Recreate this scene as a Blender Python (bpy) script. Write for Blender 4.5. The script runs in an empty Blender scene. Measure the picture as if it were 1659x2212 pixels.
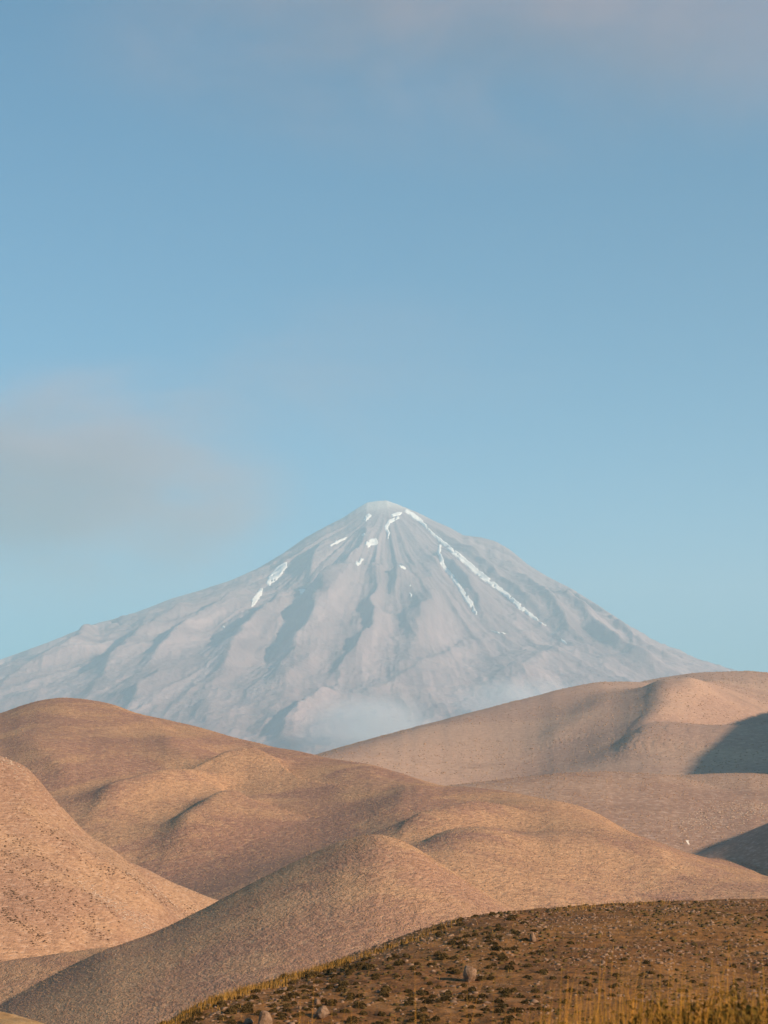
import bpy, math, random
import numpy as np

rng = np.random.default_rng(7)
random.seed(7)
S = bpy.context.scene
COL = S.collection

# ------------------------------------------------------------------ camera numbers
VFOV = math.radians(32.0)
PITCH = math.radians(8.0)
FPX = 1106.0 / math.tan(VFOV / 2)
CP, SP = math.cos(PITCH), math.sin(PITCH)
SUN_AZ, SUN_EL = math.radians(121), math.radians(23)


def ray(px, py):
    """direction (x, 1, z) of a picture point, scaled to unit depth y"""
    xc, yc = (px - 829.5) / FPX, (1106.0 - py) / FPX
    wy, wz = CP - yc * SP, SP + yc * CP
    return xc / wy, wz / wy


def P(px, py, D):
    a, b = ray(px, py)
    return (a * D, D, b * D)


# ------------------------------------------------------------------ numpy noise
_LAT = {}


def vnoise(x, y, seed):
    if seed not in _LAT:
        _LAT[seed] = np.random.default_rng(1000 + seed).random((256, 256)).astype(np.float32)
    L = _LAT[seed]
    xi, yi = np.floor(x).astype(np.int64), np.floor(y).astype(np.int64)
    fx, fy = (x - xi).astype(np.float32), (y - yi).astype(np.float32)
    fx = fx * fx * fx * (fx * (fx * 6 - 15) + 10)
    fy = fy * fy * fy * (fy * (fy * 6 - 15) + 10)
    x0, x1, y0, y1 = xi & 255, (xi + 1) & 255, yi & 255, (yi + 1) & 255
    a = L[y0, x0] + (L[y0, x1] - L[y0, x0]) * fx
    b = L[y1, x0] + (L[y1, x1] - L[y1, x0]) * fx
    return a + (b - a) * fy


def fbm(x, y, seed, octv=4, gain=0.5):
    s, amp, tot = 0.0, 1.0, 0.0
    for o in range(octv):
        s = s + amp * (vnoise(x * 2 ** o + 17.3 * o, y * 2 ** o - 9.1 * o, seed + o) - 0.5)
        tot += amp
        amp *= gain
    return s / tot * 2.0


def ridged(x, y, seed, octv=4, gain=0.5):
    s, amp, tot = 0.0, 1.0, 0.0
    for o in range(octv):
        n = 1.0 - np.abs(2.0 * vnoise(x * 2 ** o + 5.7 * o, y * 2 ** o + 3.3 * o, seed + o) - 1.0)
        s = s + amp * n
        tot += amp
        amp *= gain
    return s / tot


def sstep(a, b, x):
    t = np.clip((x - a) / (b - a), 0, 1)
    return t * t * (3 - 2 * t)


# ------------------------------------------------------------------ ridges
def spline(pts, n):
    p = np.array(pts, float)
    p = np.vstack([2 * p[0] - p[1], p, 2 * p[-1] - p[-2]])
    out = []
    seg = len(p) - 3
    for t in np.linspace(0, seg - 1e-6, n):
        i = int(t)
        f = t - i
        a, b, c, d = p[i], p[i + 1], p[i + 2], p[i + 3]
        out.append(0.5 * (2 * b + (c - a) * f + (2 * a - 5 * b + 4 * c - d) * f * f + (3 * b - a - 3 * c + d) * f ** 3))
    return np.array(out)


def ridge_h(X, Y, pts, slope, rnd, n=90, back=None, bdir=(0.0, 1.0), wide=1.0):
    """upper envelope of blunt cones standing along a crest line; slope on the near side, back = slope on the side bdir"""
    sp = spline(pts, n).astype(np.float32)
    h = np.full(X.shape, -9e3, np.float32)
    for x0, y0, z0 in sp:
        dx, dy = X - x0, Y - y0
        d = np.sqrt(dx * dx + dy * dy) + 1e-6
        s = slope
        if back is not None:
            s = slope + (back - slope) * sstep(-0.25, 0.65, (dx * bdir[0] + dy * bdir[1]) / d)
        e = d if wide == 1.0 else np.sqrt(wide * wide * dx * dx + dy * dy)
        np.maximum(h, z0 - s * (np.sqrt(e * e + rnd * rnd) - rnd), out=h)
    return h


def smax(hs, k):
    m = np.maximum.reduce(hs)
    return m + k * np.log(sum(np.exp(np.maximum((h - m) / k, -60)) for h in hs))


# ------------------------------------------------------------------ mesh helpers
def mesh_obj(name, verts, faces, mat, smooth=True, parent=None):
    verts = np.ascontiguousarray(verts, np.float32)
    faces = np.ascontiguousarray(faces, np.int32)
    me = bpy.data.meshes.new(name)
    k = faces.shape[1]
    me.vertices.add(len(verts))
    me.vertices.foreach_set("co", verts.ravel())
    me.loops.add(faces.size)
    me.loops.foreach_set("vertex_index", faces.ravel())
    me.polygons.add(len(faces))
    me.polygons.foreach_set("loop_start", np.arange(0, faces.size, k, dtype=np.int32))
    me.polygons.foreach_set("loop_total", np.full(len(faces), k, np.int32))
    if smooth:
        me.polygons.foreach_set("use_smooth", np.ones(len(faces), bool))
    me.update(calc_edges=True)
    me.validate()
    me.materials.append(mat)
    o = bpy.data.objects.new(name, me)
    COL.objects.link(o)
    if parent is not None:
        o.parent = parent
    return o


def tag(o, label=None, cat=None, group=None, kind=None):
    if label:
        o["label"] = label
    if cat:
        o["category"] = cat
    if group:
        o["group"] = group
    if kind:
        o["kind"] = kind
    return o


class Patch:
    """a terrain sheet on rows of depth y and columns of x / y, with bilinear look-up"""

    def __init__(self, u, y):
        self.u, self.y = np.asarray(u, np.float64), np.asarray(y, np.float64)
        self.X = (self.u[None, :] * self.y[:, None]).astype(np.float32)
        self.Y = np.repeat(self.y[:, None], len(self.u), 1).astype(np.float32)

    def at(self, x, y):
        x, y = np.asarray(x, float), np.asarray(y, float)
        fu = np.interp(x / y, self.u, np.arange(len(self.u)))
        fy = np.interp(y, self.y, np.arange(len(self.y)))
        i, j = np.minimum(fy.astype(int), len(self.y) - 2), np.minimum(fu.astype(int), len(self.u) - 2)
        a, b = fy - i, fu - j
        Z = self.Z
        return (Z[i, j] * (1 - a) * (1 - b) + Z[i + 1, j] * a * (1 - b) + Z[i, j + 1] * (1 - a) * b + Z[i + 1, j + 1] * a * b)

    def march(self, px, py, y0, y1, n=1200):
        """first point of the sheet met by the sight line of a picture point"""
        a, b = ray(px, py)
        ys = np.geomspace(y0, y1, n)
        d = self.at(a * ys, ys) - b * ys
        k = np.argmax(d > 0)
        if d[k] <= 0:
            return None
        return (a * ys[k], ys[k], b * ys[k])

    def build(self, owner, k, name, mat):
        """faces of the sheet that belong to hill number k"""
        own = owner[:-1, :-1] == k
        r, c = np.nonzero(own)
        n = len(self.u)
        q = np.stack([r * n + c, r * n + c + 1, (r + 1) * n + c + 1, (r + 1) * n + c], 1)
        used, inv = np.unique(q, return_inverse=True)
        V = np.stack([self.X.ravel()[used], self.Y.ravel()[used], self.Z.ravel()[used]], 1)
        return mesh_obj(name, V, inv.reshape(q.shape), mat)


def lift_ridges(patch, Z, ridges, y0, y1, wob_a, wob_l, reach, seed=77):
    """raise (or sink) spurs along courses drawn on the sheet: (course, height, reach to the right, reach to the left)"""
    patch.Z = Z
    add = np.zeros_like(Z)
    for course, amp, wr, wl in ridges:
        pts = [patch.march(px, py, y0, y1) for px, py in course]
        pts = [p for p in pts if p is not None]
        if len(pts) < 3:
            continue
        ym = sorted(p[1] for p in pts)[len(pts) // 2]
        pts = [p for p in pts if abs(p[1] / ym - 1) < 0.3]
        if len(pts) < 3:
            continue
        sp = spline(pts, 170)
        lo, hi = sp.min(0) - reach, sp.max(0) + reach
        r0, r1 = np.searchsorted(patch.y, [max(lo[1], patch.y[0]), hi[1]])
        c = np.nonzero((patch.X[r1 - 1] > lo[0]) & (patch.X[r0] < hi[0]) | (patch.X[r0] > lo[0]) & (patch.X[r1 - 1] < hi[0]))[0]
        if len(c) < 2:
            continue
        c0, c1 = max(c[0] - 40, 0), min(c[-1] + 40, len(patch.u))
        Xs, Ys = patch.X[r0:r1, c0:c1], patch.Y[r0:r1, c0:c1]
        wob = wob_a * fbm(Xs / wob_l, Ys / wob_l, seed, 3)
        Xw, Yw = Xs + wob, Ys + 0.4 * wob
        best = np.full(Xs.shape, 1e12, np.float32)
        side = np.zeros(Xs.shape, np.float32)
        tt = np.zeros(Xs.shape, np.float32)
        tan = np.gradient(sp, axis=0)
        for i in range(len(sp)):
            dx, dy = Xw - sp[i, 0], Yw - sp[i, 1]
            d2 = dx * dx + dy * dy
            b = d2 < best
            best = np.where(b, d2, best)
            sd_ = (dx * tan[i, 1] - dy * tan[i, 0]) / (np.hypot(tan[i, 0], tan[i, 1]) + 1e-9)
            side = np.where(b, sd_, side)
            tt = np.where(b, i / 169.0, tt)
        d = np.sqrt(best)
        flip = -1.0 if sp[-1, 1] < sp[0, 1] else 1.0
        m = 0.5 + 0.5 * np.clip(side * flip / (0.3 * min(wr, wl)), -1, 1)
        t = d / (wl + (wr - wl) * m)
        prof = np.exp(-(np.sqrt(t * t + 0.015) - 0.12) * 1.6) * np.exp(-(t / 2.2) ** 2)
        env = sstep(0, 0.45, tt) * (1 - 0.85 * sstep(0.65, 1, tt))
        add[r0:r1, c0:c1] += (amp * prof * env).astype(np.float32)
    return Z + add


def box1(a, k):
    if k < 2:
        return a
    p = np.pad(a, (k // 2, k - 1 - k // 2), mode="edge")
    return np.convolve(p, np.ones(k) / k, "valid")


def settle_crest(patch, mask, line, w, k, fade=70):
    """bring the crest of one hill to the height of its drawn skyline"""
    a = np.array([ray(x, y) for x, y in line])
    c = np.nonzero((patch.u > a[0, 0]) & (patch.u < a[-1, 0]))[0]
    E = np.where(mask[:, c], patch.Z[:, c] / patch.Y[:, c], -9.0)
    r = E.argmax(0)
    ok = E.max(0) > -1
    yk = patch.y[r]
    d = np.where(ok, (np.interp(patch.u[c], a[:, 0], a[:, 1]) - E.max(0)) * yk, 0.0)
    d = np.clip(d, -0.014 * yk, 0.014 * yk)
    d, yk = box1(d, k), box1(yk, 41)
    n = len(patch.u)
    j = np.arange(n)
    off = np.maximum(np.maximum(c[0] - j, j - c[-1]), 0)
    dall = np.interp(j, c, d) * (1 - sstep(0, fade, off))
    yall = np.interp(j, c, yk)
    patch.Z += (np.exp(-((patch.Y - yall) / (w * yall)) ** 2) * dall[None, :]).astype(np.float32)


# ------------------------------------------------------------------ node helpers
class N:
    def __init__(self, name, kind="mat"):
        self.m = bpy.data.materials.new(name)
        self.m.use_nodes = True
        self.t = self.m.node_tree
        self.t.nodes.clear()
        self.out = self.t.nodes.new("ShaderNodeOutputMaterial")

    def n(self, typ, **kw):
        nd = self.t.nodes.new("ShaderNode" + typ)
        for k, v in kw.items():
            if k.startswith("i_"):
                nd.inputs[k[2:].replace("_", " ")].default_value = v
            else:
                setattr(nd, k, v)
        return nd

    def l(self, a, b):
        self.t.links.new(a, b)

    def pos(self):
        if not hasattr(self, "_pos"):
            self._pos = self.n("NewGeometry").outputs["Position"]
        return self._pos

    def scaled(self, s):
        v = self.n("VectorMath", operation="MULTIPLY")
        self.l(self.pos(), v.inputs[0])
        v.inputs[1].default_value = s if isinstance(s, tuple) else (s, s, s)
        return v.outputs[0]

    def noise(self, scale, detail=3, rough=0.55, dist=0.0, vec=None):
        nd = self.n("TexNoise")
        nd.inputs["Scale"].default_value = 1.0
        nd.inputs["Detail"].default_value = detail
        nd.inputs["Roughness"].default_value = rough
        nd.inputs["Distortion"].default_value = dist
        self.l(vec if vec is not None else self.scaled(scale), nd.inputs["Vector"])
        return nd.outputs["Fac"]

    def ramp(self, fac, stops):
        r = self.n("ValToRGB")
        e = r.color_ramp.elements
        e[0].position, e[0].color = stops[0][0], (*stops[0][1], 1)
        e[1].position, e[1].color = stops[-1][0], (*stops[-1][1], 1)
        for p, c in stops[1:-1]:
            x = e.new(p)
            x.color = (*c, 1)
        self.l(fac, r.inputs[0])
        return r.outputs[0]

    def mask(self, fac, a, b):
        r = self.n("MapRange", interpolation_type="SMOOTHSTEP")
        r.inputs["From Min"].default_value = a
        r.inputs["From Max"].default_value = b
        self.l(fac, r.inputs["Value"])
        return r.outputs[0]

    def mix(self, fac, a, b, blend="MIX"):
        m = self.n("Mix", data_type="RGBA", blend_type=blend)
        for sock, v in ((m.inputs[0], fac), (m.inputs[6], a), (m.inputs[7], b)):
            if isinstance(v, (int, float)):
                sock.default_value = v
            elif isinstance(v, tuple):
                sock.default_value = (*v, 1)
            else:
                self.l(v, sock)
        return m.outputs[2]

    def math(self, op, a, b=0.0):
        m = self.n("Math", operation=op)
        for s, v in ((m.inputs[0], a), (m.inputs[1], b)):
            if isinstance(v, (int, float)):
                s.default_value = v
            else:
                self.l(v, s)
        return m.outputs[0]

    def finish(self, col, rough=0.95, bump=None, dist=0.1, strength=1.0, spec=0.15):
        b = self.n("BsdfPrincipled")
        b.inputs["Roughness"].default_value = rough
        b.inputs["Specular IOR Level"].default_value = spec
        if isinstance(col, tuple):
            b.inputs["Base Color"].default_value = (*col, 1)
        else:
            self.l(col, b.inputs["Base Color"])
        if bump is not None:
            bp = self.n("Bump")
            bp.inputs["Distance"].default_value = dist
            bp.inputs["Strength"].default_value = strength
            self.l(bump, bp.inputs["Height"])
            self.l(bp.outputs[0], b.inputs["Normal"])
        self.l(b.outputs[0], self.out.inputs["Surface"])
        return self.m


def hill_mat(name, soil, grass, pale, shrub, big, fine, bump_d, shrub_amt=0.55, pale_at=(0.62, 0.78), streak=None):
    """dry steppe: bare soil, straw-coloured grass, pale scree and small dark cushion plants"""
    m = N(name)
    g = m.noise(1.0 / big, 5, 0.6, 0.6)
    c = m.mix(m.mask(g, 0.42, 0.60), soil, grass)
    g2 = m.noise(1.0 / (big * 0.27), 4, 0.6, 0.4)
    c = m.mix(m.math("MULTIPLY", m.mask(g2, 0.5, 0.8), 0.6), c, tuple(0.72 * v for v in soil))
    if streak:
        sv = m.noise(0, 4, 0.6, 0.3, vec=m.scaled(streak))
        c = m.mix(m.math("MULTIPLY", m.mask(sv, pale_at[0] - 0.08, pale_at[1]), 0.7), c, pale)
    pz = m.noise(1.0 / (big * 0.6), 6, 0.7, 0.8)
    c = m.mix(m.math("MULTIPLY", m.mask(pz, *pale_at), 0.75), c, pale)
    # little terraces and plant rows following the contour lines
    f = m.noise(0, 4, 0.62, 0.35, vec=m.scaled((0.62 / fine, 0.62 / fine, 1.9 / fine)))
    f2 = m.noise(0, 3, 0.6, 0.2, vec=m.scaled((1.6 / fine, 1.6 / fine, 3.4 / fine)))
    c = m.mix(m.math("MULTIPLY", m.mask(f, 0.50, 0.68), shrub_amt * 0.75), c, shrub)
    c = m.mix(m.math("MULTIPLY", m.mask(f2, 0.52, 0.74), shrub_amt * 0.8), c, shrub)
    c = m.mix(m.math("MULTIPLY", m.mask(f, 0.48, 0.34), 0.4), c, tuple(min(1, 1.1 * v) for v in pale))
    hgt = m.math("ADD", f, m.math("MULTIPLY", f2, 0.5))
    return m.finish(c, bump=hgt, dist=bump_d, strength=1.0)


# ------------------------------------------------------------------ world, sun, camera, air
W = bpy.data.worlds.new("World")
S.world = W
W.use_nodes = True
wt = W.node_tree
sky = wt.nodes.new("ShaderNodeTexSky")
sky.sky_type = "NISHITA"
sky.sun_disc = False
sky.sun_elevation = SUN_EL
sky.sun_rotation = SUN_AZ
sky.altitude = 2500
sky.air_density = 1.0
sky.dust_density = 0.6
sky.ozone_density = 1.5
bg = wt.nodes["Background"]
bg.inputs["Strength"].default_value = 0.13
tint = wt.nodes.new("ShaderNodeMix")
tint.data_type = "RGBA"
tint.blend_type = "MULTIPLY"
tint.inputs[0].default_value = 1.0
tint.inputs[7].default_value = (0.04, 0.44, 0.56, 1)
wt.links.new(sky.outputs[0], tint.inputs[6])
wt.links.new(tint.outputs[2], bg.inputs["Color"])

sl = bpy.data.lights.new("sun", "SUN")
sl.energy = 5.0
sl.angle = math.radians(0.8)
sl.color = (1.0, 0.80, 0.58)
so = bpy.data.objects.new("sun", sl)
COL.objects.link(so)
so.location = (400, -70, 300)
from mathutils import Vector
sd = Vector((math.sin(SUN_AZ) * math.cos(SUN_EL), math.cos(SUN_AZ) * math.cos(SUN_EL), math.sin(SUN_EL)))
so.rotation_euler = sd.to_track_quat("Z", "Y").to_euler()

cd = bpy.data.cameras.new("camera")
cam = bpy.data.objects.new("camera", cd)
COL.objects.link(cam)
cd.sensor_fit = "VERTICAL"
cd.sensor_height = 36.0
cd.sensor_width = 27.0
cd.lens = 18.0 / math.tan(VFOV / 2)
cd.clip_start = 0.1
cd.clip_end = 200000
cam.rotation_euler = (math.pi / 2 + PITCH, 0, 0)
S.camera = cam
cd.dof.use_dof = True
cd.dof.focus_distance = 400.0
cd.dof.aperture_fstop = 5.6

S.view_settings.view_transform = "Standard"
S.view_settings.look = "None"
S.view_settings.exposure = 0.76
S.view_settings.gamma = 1.0
S.cycles.volume_bounces = 2

ZB = -260.0
HAZE_DENSITY = 6.3e-5


def vol_mat(name, color, density, aniso=0.0, field=None):
    m = N(name)
    v = m.n("VolumePrincipled")
    v.inputs["Color"].default_value = (*color, 1)
    v.inputs["Density"].default_value = density
    v.inputs["Anisotropy"].default_value = aniso
    if field is not None:
        m.l(field(m, density), v.inputs["Density"])
    m.l(v.outputs[0], m.out.inputs["Volume"])
    return m.m


def box(name, lo, hi, mat):
    x0, y0, z0 = lo
    x1, y1, z1 = hi
    v = [(x0, y0, z0), (x1, y0, z0), (x1, y1, z0), (x0, y1, z0), (x0, y0, z1), (x1, y0, z1), (x1, y1, z1), (x0, y1, z1)]
    f = [(0, 3, 2, 1), (4, 5, 6, 7), (0, 1, 5, 4), (1, 2, 6, 5), (2, 3, 7, 6), (3, 0, 4, 7)]
    return mesh_obj(name, v, f, mat, smooth=False)


hz = box("haze", (-15000, -3000, ZB - 1), (15000, 31000, 3060), vol_mat("haze_air", (0.61, 0.86, 1.0), HAZE_DENSITY, 0.0))
tag(hz, "thin pale blue haze filling the valley and veiling the mountain", None, None, "stuff")

# ------------------------------------------------------------------ materials of the land
MAT = {}
PINK = (0.46, 0.36, 0.30)
MAT["volcano"] = None
MAT["h2"] = hill_mat("far_steppe", (0.464, 0.271, 0.189), (0.546, 0.328, 0.220), (0.639, 0.418, 0.282), (0.299, 0.171, 0.114), 260, 4.0, 0.9, 0.4)
MAT["h3"] = hill_mat("right_steppe", (0.381, 0.214, 0.145), (0.474, 0.280, 0.185), (0.659, 0.456, 0.343), (0.185, 0.104, 0.070), 150, 2.8, 0.8, 0.5)
MAT["h4"] = hill_mat("middle_steppe", (0.402, 0.201, 0.130), (0.567, 0.299, 0.158), (0.700, 0.408, 0.220), (0.144, 0.071, 0.046), 75, 1.8, 1.0, 0.58)
MAT["h5"] = hill_mat("left_steppe", (0.402, 0.214, 0.132), (0.505, 0.280, 0.158), (0.618, 0.399, 0.273), (0.175, 0.090, 0.057), 45, 1.2, 0.75, 0.55)
MAT["h6"] = hill_mat("cone_steppe", (0.433, 0.226, 0.141), (0.567, 0.314, 0.172), (0.639, 0.389, 0.229), (0.185, 0.095, 0.059), 30, 1.1, 0.8, 0.58)
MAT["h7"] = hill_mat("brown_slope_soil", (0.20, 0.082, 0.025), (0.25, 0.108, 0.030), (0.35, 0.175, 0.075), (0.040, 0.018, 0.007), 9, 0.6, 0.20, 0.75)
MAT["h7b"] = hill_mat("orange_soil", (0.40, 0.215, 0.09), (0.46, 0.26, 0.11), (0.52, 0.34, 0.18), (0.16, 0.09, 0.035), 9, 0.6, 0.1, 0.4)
MAT["h8"] = hill_mat("near_soil", (0.13, 0.07, 0.035), (0.18, 0.10, 0.04), (0.25, 0.16, 0.09), (0.06, 0.04, 0.02), 3, 0.12, 0.03, 0.5)
MAT["floor"] = hill_mat("valley_soil", (0.33, 0.20, 0.14), (0.42, 0.27, 0.17), (0.50, 0.36, 0.27), (0.18, 0.11, 0.08), 150, 4.0, 0.6, 0.45)

# ------------------------------------------------------------------ the hills between 150 m and 6 km
cols = np.concatenate([np.linspace(-1.1, -0.25, 70)[:-1], np.linspace(-0.25, 0.25, 700), np.linspace(0.25, 1.1, 70)[1:]])
mid = Patch(cols, np.geomspace(150, 6200, 1250))
X, Y = mid.X, mid.Y


def PL(*a):
    return [P(*p) for p in a]


def hill(*args, **kw):
    lo, hi = kw.pop("span")
    r0, r1 = np.searchsorted(mid.y, [lo, hi])
    h = np.full(X.shape, -900.0, np.float32)
    h[r0:r1] = ridge_h(X[r0:r1], Y[r0:r1], *args, **kw)
    return h


h2 = smax([
    hill(PL((300, 1700, 1650), (500, 1685, 1800), (720, 1634, 2000), (800, 1618, 2080), (900, 1592, 2180), (1000, 1563, 2290), (1100, 1535, 2400),
            (1200, 1506, 2520), (1280, 1490, 2600), (1345, 1483, 2660), (1400, 1492, 2710)), 0.21, 60, n=130, back=0.5, bdir=(-0.5, 0.86), span=(1000, 4600)),
    hill(PL((1400, 1498, 2800), (1435, 1487, 2850), (1480, 1473, 2850), (1540, 1456, 2850), (1600, 1451, 2850), (1659, 1456, 2850), (1800, 1440, 2900), (2100, 1400, 2900)), 0.24, 60, n=90, back=0.4, span=(1200, 4600)),
    hill(PL((1520, 1462, 2800), (1530, 1500, 2620), (1500, 1545, 2440), (1455, 1590, 2250), (1400, 1640, 2050)), 0.34, 30, n=60, span=(1200, 4600)),
    hill(PL((1345, 1490, 2620), (1365, 1530, 2430), (1372, 1580, 2200), (1340, 1640, 1980)), 0.30, 60, n=60, span=(1200, 4600)),
], 9.0)
h9 = smax([
    hill([(780, 1200, 208), (760, 1500, 222), (750, 1800, 222), (745, 2150, 188), (745, 2400, 160), (750, 2650, 118)], 0.8, 14, n=90, span=(700, 3800)),
    hill(PL((1660, 1585, 1950), (1560, 1640, 1830), (1480, 1672, 1760)), 0.2, 30, n=30, span=(1200, 3500)),
], 6.0)
h3 = smax([
    hill(PL((930, 1735, 1250), (1000, 1713, 1270), (1040, 1698, 1290), (1100, 1686, 1310), (1200, 1676, 1340), (1330, 1672, 1360), (1400, 1676, 1370),
            (1480, 1678, 1380), (1560, 1670, 1390), (1610, 1672, 1400), (1659, 1681, 1400), (1800, 1690, 1400)), 0.17, 40, n=110, back=0.3, span=(500, 2400)),
], 5.0)
h3b = hill(PL((1800, 1760, 1000), (1700, 1800, 960), (1640, 1840, 930), (1560, 1880, 900), (1480, 1930, 860)), 0.42, 12, n=50, span=(400, 2000))
h3c = hill([(520, 1010, 88), (430, 920, 60), (390, 820, 20)], 0.45, 20, n=40, span=(400, 2000))
h4 = smax([
    hill(PL((-400, 1600, 1250), (-200, 1580, 1280), (0, 1541, 1300), (50, 1521, 1300), (100, 1510, 1300), (150, 1506, 1300), (200, 1511, 1290), (240, 1524, 1280), (300, 1541, 1260),
            (400, 1563, 1220), (480, 1585, 1190), (560, 1608, 1150), (620, 1619, 1120), (700, 1639, 1080), (800, 1661, 1030), (870, 1678, 1000), (950, 1695, 970),
            (1030, 1703, 940), (1100, 1712, 910), (1200, 1728, 870), (1260, 1744, 840), (1320, 1773, 800), (1400, 1813, 750), (1450, 1839, 725),
            (1520, 1871, 690), (1580, 1899, 665), (1640, 1925, 640), (1720, 1955, 610)), 0.2, 24, n=460, back=0.75, bdir=(0.72, 0.69), span=(250, 2200)),
    hill(PL((1180, 1738, 850), (1100, 1750, 820), (1020, 1766, 790), (950, 1784, 760), (900, 1803, 735), (870, 1820, 715)), 0.30, 18, n=200, span=(250, 2200)),
    hill(PL((1300, 1832, 700), (1240, 1820, 700), (1180, 1812, 700), (1099, 1810, 690), (1030, 1816, 675), (960, 1833, 650), (920, 1850, 630)), 0.28, 18, n=200, span=(250, 2200)),
    hill(PL((1180, 1742, 850), (1250, 1790, 770), (1330, 1842, 705), (1420, 1890, 665), (1500, 1925, 635)), 0.24, 20, n=200, span=(250, 2200)),
], 2.6)
h5 = smax([
    hill(PL((-500, 1480, 545), (-250, 1550, 552), (-100, 1600, 556), (0, 1632, 560), (40, 1647, 562), (65, 1668, 564), (100, 1702, 566), (125, 1731, 567), (143, 1757, 568),
            (168, 1786, 570), (250, 1841, 575), (330, 1886, 580), (420, 1926, 586), (505, 1956, 592), (600, 1995, 598)), 0.5, 5, n=190, back=0.8, wide=1.8, span=(150, 1100)),
], 2.0)
h6 = smax([
    hill(PL((-400, 2130, 420), (-200, 2098, 419), (0, 2077, 418), (80, 2066, 417), (150, 2056, 416), (220, 2047, 416), (290, 2033, 415), (350, 2006, 415), (420, 1974, 414), (510, 1927, 413),  # left shoulder raised so its crest stands in for a shadow's edge
            (600, 1881, 412), (680, 1842, 410), (740, 1817, 407), (790, 1805, 404), (830, 1803, 401), (865, 1813, 398), (920, 1846, 392), (1000, 1896, 384),
            (1060, 1936, 378), (1115, 1967, 372), (1250, 2035, 360), (1500, 2150, 340)), 0.36, 6, n=190, back=0.6, wide=1.35, span=(150, 700)),
], 2.0)
hf = np.interp(Y, [150, 250, 350, 500, 700, 1000, 2000, 3500, 6200], [-64, -72, -78, -74, -74, -70, -75, -90, -200]).astype(np.float32)
parts = [hf, h2, h9, h3, h3b, h3c, h4, h5, h6]
Z = smax(parts, 1.6)
owner = np.argmax(np.stack(parts), 0)
SPURS_MID = [
    ([(660, 1650), (610, 1650), (570, 1654), (530, 1662), (480, 1674), (420, 1694), (350, 1714)], 8, 90, 20),
    ([(520, 1702), (460, 1706), (400, 1710), (320, 1719), (255, 1737), (215, 1762), (185, 1795)], 8, 55, 26),
    ([(600, 1738), (540, 1748), (480, 1764), (430, 1790), (395, 1830), (370, 1875)], 9, 60, 30),
    ([(1150, 1752), (1090, 1757), (1020, 1770), (950, 1787), (900, 1806), (862, 1828)], 5.5, 80, 24),
    ([(1180, 1814), (1100, 1812), (1020, 1818), (950, 1836), (900, 1860)], 3, 60, 22),
    ([(300, 1530), (330, 1570), (380, 1610), (400, 1650), (380, 1690)], 5, 60, 40),
    ([(850, 1680), (880, 1710), (880, 1745), (850, 1780), (830, 1800)], 5, 60, 45),
    ([(30, 1560), (60, 1600), (110, 1640), (150, 1690), (160, 1730)], 5, 60, 40),
]
SPURS_LEFT = [
    ([(20, 1700), (120, 1800), (230, 1880), (330, 1960), (390, 1995)], 4.0, 22, 10),
    ([(0, 1830), (120, 1900), (220, 1975), (300, 2020)], 3.4, 20, 9),
    ([(0, 1930), (80, 1975), (150, 2020), (200, 2045)], 2.4, 16, 8),
]
SPURS_FAR = [
    ([(1385, 1486), (1425, 1515), (1448, 1550), (1440, 1590), (1400, 1630), (1370, 1655)], 30, 150, 75),
    ([(1560, 1458), (1540, 1490), (1505, 1530), (1490, 1560), (1440, 1600)], 22, 110, 60),
    ([(1345, 1484), (1330, 1540), (1250, 1600), (1150, 1650)], 14, 160, 110),
]
# weathering: swells, shallow gullies, hummocks
far = np.clip(Y / 1000.0, 0.15, 3.0)
Z = lift_ridges(mid, Z, [(c_, a_ * 1.35, r_, l_) for c_, a_, r_, l_ in SPURS_MID], 690, 1500, 9, 90, 220)
Z = lift_ridges(mid, Z, SPURS_LEFT, 440, 650, 4, 40, 90)
Z = lift_ridges(mid, Z, SPURS_FAR, 1600, 3200, 20, 220, 500)
Z = Z + far * 2.6 * fbm(X / (150 * far), Y / (150 * far), 11, 3)
Z = Z + far * 1.0 * fbm(X / (36 * far), Y / (48 * far), 21, 4, 0.55)
mid.Z = Z
LINE6 = [(-40, 2080), (0, 2077), (80, 2066), (150, 2056), (220, 2047), (290, 2034), (350, 2006), (420, 1974), (510, 1926), (600, 1880), (680, 1841), (740, 1816), (785, 1805), (830, 1803),
         (862, 1811), (920, 1846), (1000, 1896), (1060, 1936), (1115, 1967)]
LINE5 = [(-60, 1612), (0, 1631), (40, 1646), (65, 1667), (100, 1701), (125, 1730), (143, 1757), (168, 1786), (250, 1841), (330, 1886), (420, 1926), (505, 1956)]
LINE4 = [(-60, 1560), (0, 1541), (50, 1521), (100, 1510), (150, 1506), (200, 1511), (240, 1524), (300, 1541), (400, 1563), (480, 1585), (560, 1608), (620, 1616), (700, 1638), (800, 1661),
         (870, 1678), (950, 1695), (1030, 1702), (1100, 1711), (1200, 1727), (1260, 1743), (1320, 1772), (1400, 1812), (1450, 1838), (1520, 1870), (1580, 1898), (1640, 1925)]
LINE3 = [(1000, 1712), (1030, 1702), (1100, 1686), (1200, 1676), (1330, 1672), (1400, 1676), (1480, 1678), (1560, 1670), (1610, 1672), (1659, 1681), (1720, 1686)]
LINE2 = [(720, 1633), (800, 1618), (900, 1592), (1000, 1563), (1100, 1535), (1200, 1505), (1280, 1490), (1340, 1483), (1370, 1482), (1400, 1488), (1430, 1486), (1480, 1472),
         (1540, 1455), (1600, 1450), (1659, 1455), (1740, 1450)]
for k_, line, w_, b_, lo_, hi_ in ((8, LINE6, 0.09, 45, 300, 455), (7, LINE5, 0.12, 45, 500, 650), (6, LINE4[:14], 0.15, 61, 900, 1400), (6, LINE4[13:], 0.09, 91, 600, 1000)):
    for _ in range(2):
        settle_crest(mid, (owner == k_) & (Y > lo_) & (Y < hi_), line, w_, b_)
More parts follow.
